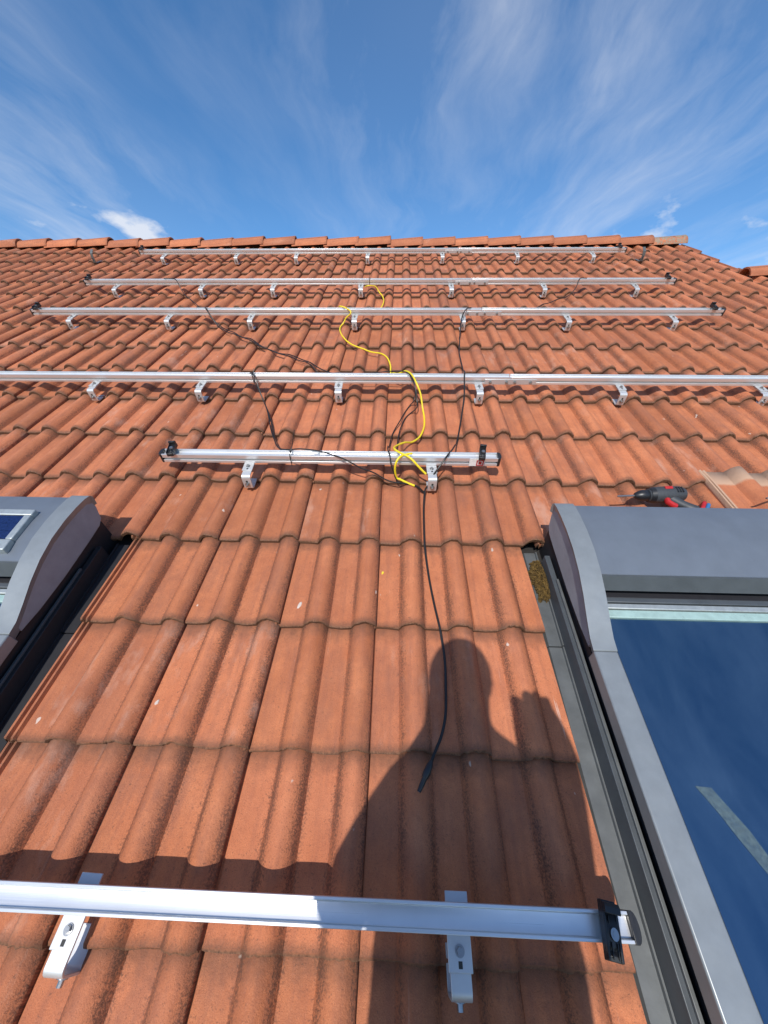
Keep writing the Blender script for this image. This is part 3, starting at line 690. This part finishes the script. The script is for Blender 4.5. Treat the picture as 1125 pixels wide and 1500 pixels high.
CB = {
'yellow': [(0.70, 3.36, 0.03), (0.732, 3.335, 0.05), (0.79, 3.37, 0.03), (0.835, 3.33, 0.01), (0.858, 3.23, 0.01), (0.859, 3.101, 0.01), (0.822, 2.965, 0.01), (0.759, 2.877, 0.02), (0.667, 2.80, 0.03), (0.56, 2.80, 0.05), (0.56, 2.755, 0.082), (0.60, 2.72, 0.085), (0.65, 2.66, 0.075), (0.606, 2.66, 0.03), (0.574, 2.62, 0.01), (0.581, 2.527, 0.01), (0.623, 2.4, 0.01), (0.695, 2.314, 0.01), (0.78, 2.242, 0.01), (0.866, 2.192, 0.01), (0.915, 2.125, 0.01), (0.942, 2.032, 0.01), (0.949, 1.90, 0.02), (0.985, 1.82, 0.04), (1.03, 1.785, 0.075), (1.062, 1.722, 0.086), (1.088, 1.645, 0.075), (1.112, 1.602, 0.03), (1.127, 1.516, 0.01), (1.123, 1.411, 0.01), (1.097, 1.312, 0.01), (1.048, 1.232, 0.02), (0.998, 1.165, 0.04), (0.978, 1.103, 0.07), (0.998, 1.055, 0.086), (1.043, 1.022, 0.084), (1.076, 1.001, 0.06), (1.112, .985, 0.025)],
'yellow2': [(1.054, 1.050, 0.082), (1.015, 1.035, 0.084), (0.991, 1.010, 0.075), (0.985, 1.0, 0.03), (1.003, .995, 0.01), (1.034, 0.974, 0.01), (1.067, 0.956, 0.01)],
'main': [(1.664, 2.80, 0.03), (1.558, 2.775, 0.05), (1.484, 2.725, 0.083), (1.443, 2.66, 0.078), (1.418, 2.585, 0.05), (1.405, 2.48, 0.015), (1.394, 2.383, 0.01), (1.374, 2.226, 0.01), (1.369, 2.091, 0.01), (1.365, 1.925, 0.02), (1.348, 1.775, 0.078), (1.338, 1.70, 0.083), (1.337, 1.635, 0.04), (1.328, 1.563, 0.015), (1.3, 1.414, 0.01), (1.275, 1.294, 0.01), (1.24, 1.155, 0.04), (1.2, 1.045, 0.084), (1.167, 1.0, 0.06), (1.136, 0.975, 0.025), (1.112, 0.950, 0.01), (1.103, 0.88, 0.01), (1.098, 0.752, 0.01), (1.097, 0.653, 0.01), (1.106, 0.536, 0.01), (1.12, 0.419, 0.01), (1.133, 0.327, 0.01), (1.14, 0.245, 0.01), (1.137, 0.161, 0.01), (1.13, 0.093, 0.01), (1.117, 0.046, 0.01), (1.099, 0.009, 0.012), (1.083, -0.023, 0.014)],
'loopL': [(0.16, 1.765, 0.05), (0.190, 1.745, .08), (0.214, 1.715, 0.083), (0.234, 1.66, 0.07), (0.25, 1.638, 0.04), (0.277, 1.60, 0.015), (0.325, 1.491, 0.01), (0.362, 1.38, 0.01), (0.413, 1.258, 0.02), (0.472, 1.125, 0.05), (0.531, 1.068, 0.082), (0.586, 1.072, 0.082), (0.651, 1.063, 0.082), (0.706, 1.042, 0.084), (0.781, 1.015, 0.075), (0.848, 1.0, 0.04), (0.917, .995, 0.02), (0.989, 0.978, 0.01), (1.059, 0.964, 0.01), (1.106, 0.955, 0.012)],
'loopL2': [(0.191, 1.75, 0.07), (0.228, 1.70, .082), (0.251, 1.646, 0.04), (0.299, 1.553, 0.012), (0.361, 1.413, 0.012), (0.395, 1.315, 0.015), (.45, 1.17, .03), (.50, 1.10, .05)],
'long': [(-1.02, 3.42, 0.081), (-0.92, 3.40, 0.083), (-0.88, 3.36, 0.06), (-0.832, 3.30, 0.02), (-0.668, 3.103, 0.012), (-0.52, 2.88, 0.02), (-.43, 2.75, .078), (-.39, 2.69, .078), (-0.341, 2.64, 0.03), (-0.229, 2.57, 0.012), (-0.103, 2.448, 0.012), (0.05, 2.315, 0.012), (0.212, 2.202, 0.012), (0.344, 2.134, 0.012), (0.459, 2.032, 0.012), (0.576, 1.938, 0.015), (0.655, 1.85, 0.03)],
'long2': [(-.40, 2.72, .081), (-0.367, 2.665, 0.06), (-0.299, 2.60, 0.015), (-0.13, 2.459, 0.012), (-0.017, 2.391, 0.012), (0.134, 2.252, 0.012), (0.316, 2.124, 0.012), (.43, 2.04, .012), (.55, 1.90, .012)],
'mid': [(0.70, 1.80, .03), (0.822, 1.80, 0.05), (0.939, 1.79, 0.07), (1.015, 1.77, 0.08), (1.061, 1.712, 0.084), (1.078, 1.655, 0.06), (1.08, 1.62, 0.02), (1.052, 1.564, 0.012), (1.01, 1.461, 0.012), (0.968, 1.347, 0.012), (0.952, 1.212, 0.02), (0.953, 1.085, 0.078), (0.962, 1.04, .082), (0.969, 1.010, 0.05), (0.988, .995, 0.02), (1.023, 0.975, 0.01), (1.073, 0.958, 0.012), (1.106, 0.948, 0.014)],
'mid2': [(1.05, 1.73, 0.083), (1.075, 1.66, 0.065), (1.091, 1.605, 0.02), (1.087, 1.545, 0.012), (1.034, 1.455, 0.012), (1.004, 1.364, 0.012), (0.992, 1.264, 0.012), (0.99, 1.15, 0.03), (1.0, 1.09, .04)],
'right': [(2.52, 3.40, .081), (2.473, 3.40, 0.083), (2.447, 3.37, 0.075), (2.425, 3.33, 0.03), (2.346, 3.26, 0.012), (2.209, 3.14, 0.012), (2.092, 3.033, 0.012), (1.979, 2.935, 0.012), (1.868, 2.83, 0.03), (1.80, 2.775, .04)]}
cable('yellow_cable', 'yellow cable snaking down over the rails to the short rail', 'cable', [CB['yellow'], CB['yellow2']], .0045, 'yellow')
bc = thing('black_cable', 'long black cable with a plug on its free end, lying in the person shadow', 'cable', group='black cables on the roof')
MB().tube(lay(CB['main'], .0037), .0037, 8).build('sheath', M['cable'], bc)
pc = MB()
pp = [Vector((1.0845, -.020, .016)), Vector((1.079, -.031, .017)), Vector((1.073, -.043, .017)), Vector((1.0685, -.052, .016)), Vector((1.067, -.055, .016)), Vector((1.060, -.068, .014)), Vector((1.0535, -.080, .013))]
pc.tube(pp, .01, 12, [.0042, .0080, .0090, .0084, .0062, .0060, .0045])
pc.build('plug', M['black'], bc)
cable('black_cable', 'thin black cable looping from the longest rail down along the short rail', 'cable', [CB['loopL'], CB['loopL2']], .0029, 'cable', 'black cables on the roof')
cable('black_cable', 'thin black cable running aslant from the second rail below the ridge to the longest rail', 'cable', [CB['long'], CB['long2']], .0033, 'cable', 'black cables on the roof')
cable('black_cable', 'thin black cable hanging beside the yellow cable between the longest and the short rail', 'cable', [CB['mid'], CB['mid2']], .0029, 'cable', 'black cables on the roof')
cable('black_cable', 'short black cable slanting between the second and third rails below the ridge', 'cable', [CB['right']], .0033, 'cable', 'black cables on the roof')
def tie(u, v, w, tail, label):
    m = MB(); m.tube(spline([(u - .003, v + .024, w - .045), (u - .002, v + .023, w + .002), (u, v, w + .004), (u + .001, v - .0225, w + .002), (u + .001, v - .0225, w - .048)], 4), .0017, 6)
    m.tube(spline([(u, v, w + .004)] + [(u + a, v + b, w + c) for a, b, c in tail], 5), .0015, 6)
    m.box(u - .003, u + .003, v - .004, v + .004, w + .002, w + .008)
    o = m.build('cable_tie', M['cable'], None); place(o); tag(o, label, 'cable tie', 'black cable ties')
tie(.549, 1.05, .079, [(.006, .018, .02), (.013, .03, .05), (.022, .045, .082)], 'black cable tie standing up from the short rail')
tie(.205, 1.735, .079, [(.004, .01, .012), (.004, .02, .022)], 'black cable tie round the longest rail at the thin cable loop')
tie(.735, 3.41, .079, [(.002, .01, .02), (.003, .02, .045)], 'black cable tie on the second rail below the ridge, beside the yellow cable')

# ------------------------------------------------------------------ loose tile, drills, chips
lt = bpy.data.objects.new('roof_tile', tile_mesh('loose_tile', 31, M['tile_clean'])); COL.objects.link(lt)
lt.matrix_world = MR @ Matrix.Translation((2.283, .650, .046)) @ Matrix.Rotation(rad(.5), 4, 'X') @ Matrix.Rotation(rad(-1.5), 4, 'Z')
sm = lt.modifiers.new('thickness', 'SOLIDIFY'); sm.thickness = .013; sm.offset = -1
tag(lt, 'loose roof tile with pale clean edges lying on top of the others', 'roof tile')

def make_drill():
    """bit points to -x; lies on its side, handle towards -y"""
    t = thing('cordless_drill', '', 'drill')
    MB().tube([(-.165, 0, 0), (-.120, 0, 0), (-.098, 0, 0)], .003, 10, [.0034, .0038, .0040]).build('bit', M['bolt'], t)
    MB().tube([(-.100, 0, 0), (-.096, 0, 0), (-.080, 0, 0), (-.070, 0, 0), (-.052, 0, 0), (-.048, 0, 0)], .02, 20, [.007, .012, .0195, .0215, .0215, .019]).build('chuck', M['black'], t)
    bd = MB().tube([(-.049, 0, 0), (-.044, 0, 0), (-.02, 0, 0), (.03, 0, 0), (.07, 0, 0), (.088, 0, 0), (.094, 0, 0)], .03, 24, [.021, .027, .031, .033, .031, .024, .012]).build('motor_housing', M['drill'], t)
    MB().tube([(-.046, 0, 0), (-.030, 0, 0)], .03, 24, [.0272, .0312]).build('torque_ring', M['black'], bd)
    for x in (.045, .055, .065): MB().box(x, x + .004, -.012, .012, .028, .0335).build('vent', M['black'], bd)
    MB().box(.005, .034, .004, .016, .026, .0345).build('red_badge', M['red'], bd, bevel=.002)
    hp = spline([(.022, -.012, 0), (.050, -.040, 0), (.078, -.062, 0), (.098, -.078, 0)], 5)
    h = MB().tube(hp, .018, 16, [.022 - .004 * math.sin(math.pi * i / (len(hp) - 1)) for i in range(len(hp))]).build('handle', M['drill'], t)
    MB().tube([(.008, -.030, .01), (.004, -.042, .012), (.014, -.054, .012), (.028, -.060, .008)], .011, 10).build('trigger', M['red'], h)
    ax = Vector((.78, -.62, 0)).normalized(); sd = Vector((-ax.y, ax.x, 0)); c0 = Vector((.098, -.078, 0))
    def blk(s0, s1, wd_, zz): 
        m = MB(); m.add([c0 + ax * a_ + sd * b_ + Vector((0, 0, c_)) for a_ in (s0, s1) for b_ in (-wd_, wd_) for c_ in (-zz, zz)], [(0, 1, 3, 2), (4, 6, 7, 5), (0, 4, 5, 1), (2, 3, 7, 6), (0, 2, 6, 4), (1, 5, 7, 3)]); return m
    blk(.004, .018, .040, .028).build('battery_clip', M['red'], t, bevel=.005)
    blk(.0182, .032, .040, .028).build('battery', M['blue'], t, bevel=.006)
    return t
dr = make_drill()
def place_drill(o, u, v, w, rz, rx, lab):
    o.matrix_world = MR @ Matrix.Translation((u, v, w)) @ Matrix.Rotation(rz, 4, 'Z') @ Matrix.Rotation(rx, 4, 'X'); tag(o, lab, 'drill', 'cordless drills lying on the tiles')
d2 = copy_tree(dr)
place_drill(dr, 2.000, .878, .032, rad(4), rad(10), 'dark grey cordless drill with red trim lying behind the plain window hood')
place_drill(d2, 2.490, .862, .075, rad(14), 0, 'second cordless drill with its bit pointing at the loose roof tile')
def chip(name, u, v, s, mat, lab, cat):
    m = MB(); r2 = random.Random(int(u * 1000)); n = 7; z = surf(u, v)
    ring = [(s[0] * math.cos(i * 2 * math.pi / n) * r2.uniform(.7, 1.2), s[1] * math.sin(i * 2 * math.pi / n) * r2.uniform(.7, 1.2)) for i in range(n)]
    m.add([(a, b, -.001) for a, b in ring] + [(a * .7, b * .7, .003) for a, b in ring], [(i, (i + 1) % n, n + (i + 1) % n, n + i) for i in range(n)] + [tuple(range(n, 2 * n))])
    o = m.build(name, M[mat], None); place(o, u, v, z, -.4); tag(o, lab, cat)
chip('yellow_fleck', .949, .545, (.005, .009), 'ychip', 'tiny yellow fleck lying on a tile between the roof windows', 'fleck')
chip('pale_chip', .686, .408, (.007, .019), 'chip', 'slim pale chip on a tile between the roof windows', 'chip')
chip('pale_chip', .352, .102, (.006, .010), 'chip', 'small round pale chip on a tile near the solar hood window', 'chip')

# ------------------------------------------------------------------ the photographer (throws the shadow)
CW = MR @ CAM
def build_person():
    o0 = Vector((CW.x, CW.y, CW.z))                 # world, relative to the camera
    def P(x, y, z): return o0 + Vector((x, y, z))
    roofz = lambda Y: math.tan(PITCH) * Y
    J = {}
    fy = -1.02 - o0.y
    J['pelvis'] = (P(.03, -.30, -.72), (.22, .14)); J['belly'] = (P(.03, -.285, -.55), (.215, .14)); J['chest'] = (P(.01, -.255, -.36), (.215, .14)); J['upper'] = (P(-.005, -.235, -.19), (.16, .11))
    J['neck'] = (P(-.034, -.22, -.04), (.098, .09)); J['jaw'] = (P(-.036, -.205, .055), (.088, .088)); J['head'] = (P(-.036, -.205, .130), (.080, .092)); J['crown'] = (P(-.036, -.21, .195), (.062, .072))
    J['shL'] = (P(-.165, -.235, -.17), (.070, .070)); J['elL'] = (P(-.225, -.15, -.40), (.056, .056)); J['wrL'] = (P(-.075, -.045, -.17), (.032, .032)); J['haL'] = (P(-.048, -.030, -.115), (.030, .024))
    J['shR'] = (P(.150, -.245, -.16), (.095, .085)); J['elR'] = (P(.225, -.205, -.36), (.060, .060)); J['wrR'] = (P(.195, -.190, -.12), (.085, .075)); J['haR'] = (P(.172, -.190, .026), (.094, .066))
    for s, n in ((-1, 'L'), (1, 'R')):
        kx = .13 * s
        J['hip' + n] = (P(.095 * s, -.30, -.80), (.095, .10)); J['kn' + n] = (P(kx, -.22, -1.08), (.066, .068))
        ay = -.34 + (.03 * s); az = roofz(o0.y + ay) - o0.z + .07
        J['an' + n] = (P(kx, ay, az), (.045, .05)); J['toe' + n] = (P(kx * 1.15, ay + .14, roofz(o0.y + ay + .14) - o0.z + .03), (.042, .032))
    edges = [('pelvis', 'belly'), ('belly', 'chest'), ('chest', 'upper'), ('upper', 'neck'), ('neck', 'jaw'), ('jaw', 'head'), ('head', 'crown'),
             ('upper', 'shL'), ('shL', 'elL'), ('elL', 'wrL'), ('wrL', 'haL'), ('upper', 'shR'), ('shR', 'elR'), ('elR', 'wrR'), ('wrR', 'haR'),
             ('pelvis', 'hipL'), ('hipL', 'knL'), ('knL', 'anL'), ('anL', 'toeL'), ('pelvis', 'hipR'), ('hipR', 'knR'), ('knR', 'anR'), ('anR', 'toeR')]
    names = list(J); pos = [J[n][0] for n in names]; rr = [J[n][1] for n in names]; ed = [(names.index(a), names.index(b)) for a, b in edges]
    for hand, sg in (('haL', 1),):      # four fingers behind the phone, thumb along its edge
        for q in range(5):
            b = J[hand][0]; dz = .030 - .019 * q
            if q < 4: ch = [b + Vector((0, .012, dz)), b + Vector((sg * .022, .020, dz + .004)), b + Vector((sg * .040, .012, dz + .006))]
            else: ch = [b + Vector((0, -.012, .018)), b + Vector((sg * .012, -.022, .040)), b + Vector((sg * .026, -.020, .055))]
            prev = names.index(hand)
            for i, c in enumerate(ch):
                pos.append(c); rr.append(((.0095, .0088, .0075)[i],) * 2); ed.append((prev, len(pos) - 1)); prev = len(pos) - 1
                names.append('f')
    for q in range(5):                              # fist raised beside the shoulder, fingers folded over the palm
        b = J['haR'][0]; dx = -.042 + .027 * q; up = (-.012, .012, .012, -.014, 0)[q]
        if q < 4: ch = [b + Vector((dx, .030, up)), b + Vector((dx, .066, up * .6)), b + Vector((dx, .064, -.026))]
        else: ch = [b + Vector((-.045, .030, -.010)), b + Vector((-.040, .062, -.030)), b + Vector((-.012, .080, -.036))]
        prev = names.index('haR')
        for i, c in enumerate(ch):
            pos.append(c); rr.append(((.0150, .0140, .0120)[i],) * 2); ed.append((prev, len(pos) - 1)); prev = len(pos) - 1; names.append('f')
    me = bpy.data.meshes.new('person'); me.from_pydata(pos, ed, [])
    tmp = bpy.data.objects.new('person_tmp', me); COL.objects.link(tmp)
    tmp.modifiers.new('skin', 'SKIN')
    for i, d in enumerate(me.skin_vertices[0].data): d.radius = rr[i]; d.use_root = (i == 0)
    ss = tmp.modifiers.new('sub', 'SUBSURF'); ss.levels = 2; ss.render_levels = 2
    dg = bpy.context.evaluated_depsgraph_get(); out = bpy.data.meshes.new_from_object(tmp.evaluated_get(dg))
    bpy.data.objects.remove(tmp)
    base = P(0, -.32, 0); base.z = roofz(base.y)
    for n in ('jacket', 'skin', 'trousers', 'boots'): out.materials.append(M[n])
    hands = [J['haL'][0], J['haR'][0]]
    for p in out.polygons:
        c = p.center; z = c.z - o0.z; k = 0
        if z > -.045 and abs(c.x - o0.x + .036) < .12 and c.y - o0.y < -.10: k = 1
        if min((c - h).length for h in hands) < .070 and z > -.16: k = 1
        if z < -.74: k = 2
        if c.z < roofz(c.y) + .13: k = 3
        p.material_index = k; p.use_smooth = True
    out.transform(Matrix.Translation(-base))
    root = bpy.data.objects.new('person', None); COL.objects.link(root); root.location = base
    bo = bpy.data.objects.new('body', out); COL.objects.link(bo); bo.parent = root
    tag(root, 'person in a dark jacket standing on the roof and holding up a phone', 'person')
    hc = J['head'][0] - base
    hr = MB(); rows = 9; seg = 20; vs = []
    for i in range(rows + 1):
        ph = math.pi * .5 * i / rows * 1.15
        for k in range(seg):
            a = 2 * math.pi * k / seg; bk = .5 - .5 * math.sin(a); r = math.sin(min(ph, math.pi * .5 + .3 * bk)) 
            vs.append(hc + Vector((.088 * r * math.cos(a), -.008 + .100 * r * math.sin(a), .112 * math.cos(ph) + .012)))
    hr.add(vs, [(i * seg + k, i * seg + (k + 1) % seg, (i + 1) * seg + (k + 1) % seg, (i + 1) * seg + k) for i in range(rows) for k in range(seg)])
    hr.build('hair', M['hair'], root)
    fc = hc + Vector((0, .085, -.02))
    MB().tube([fc + Vector((0, -.012, .035)), fc + Vector((0, .004, .012)), fc + Vector((0, .014, -.012)), fc + Vector((0, -.004, -.022))], .01, 10, [.006, .009, .012, .008]).build('nose', M['skin'], root)
    for s in (-1, 1):
        MB().cyl(fc + Vector((.03 * s, -.022, .03)), fc + Vector((.03 * s, -.006, .03)), .011, .007, 12).build('eye', M['white'], root)
        MB().tube([hc + Vector((.072 * s, -.005, .02)), hc + Vector((.080 * s, -.012, .0)), hc + Vector((.074 * s, -.002, -.035))], .01, 8, [.009, .012, .007]).build('ear', M['skin'], root)
    MB().tube([fc + Vector((-.024, -.016, -.048)), fc + Vector((0, -.006, -.046)), fc + Vector((.024, -.016, -.048))], .005, 8).build('mouth', M['red'], root)
    return root
build_person()
ph = thing('phone', 'black phone held up in one hand of the person', 'phone')
pm = Matrix.Identity(4)
for i, ax in enumerate((RIGHT, -DOWN, -FWD)):
    for r in range(3): pm[r][i] = ax[r]
pm.translation = CAM
ph.matrix_world = MR @ pm
b = MB(); b.box(-.055, .020, -.140, .020, .014, .022); b.build('phone_body', M['black'], ph, bevel=.004)
b = MB(); b.box(-.052, .017, -.136, .016, .0221, .0226); b.build('screen', M['glass'], ph, smooth=False)
MB().cyl((0, 0, .0138), (0, 0, .011), .007, n=20).build('lens_ring', M['bolt'], ph)
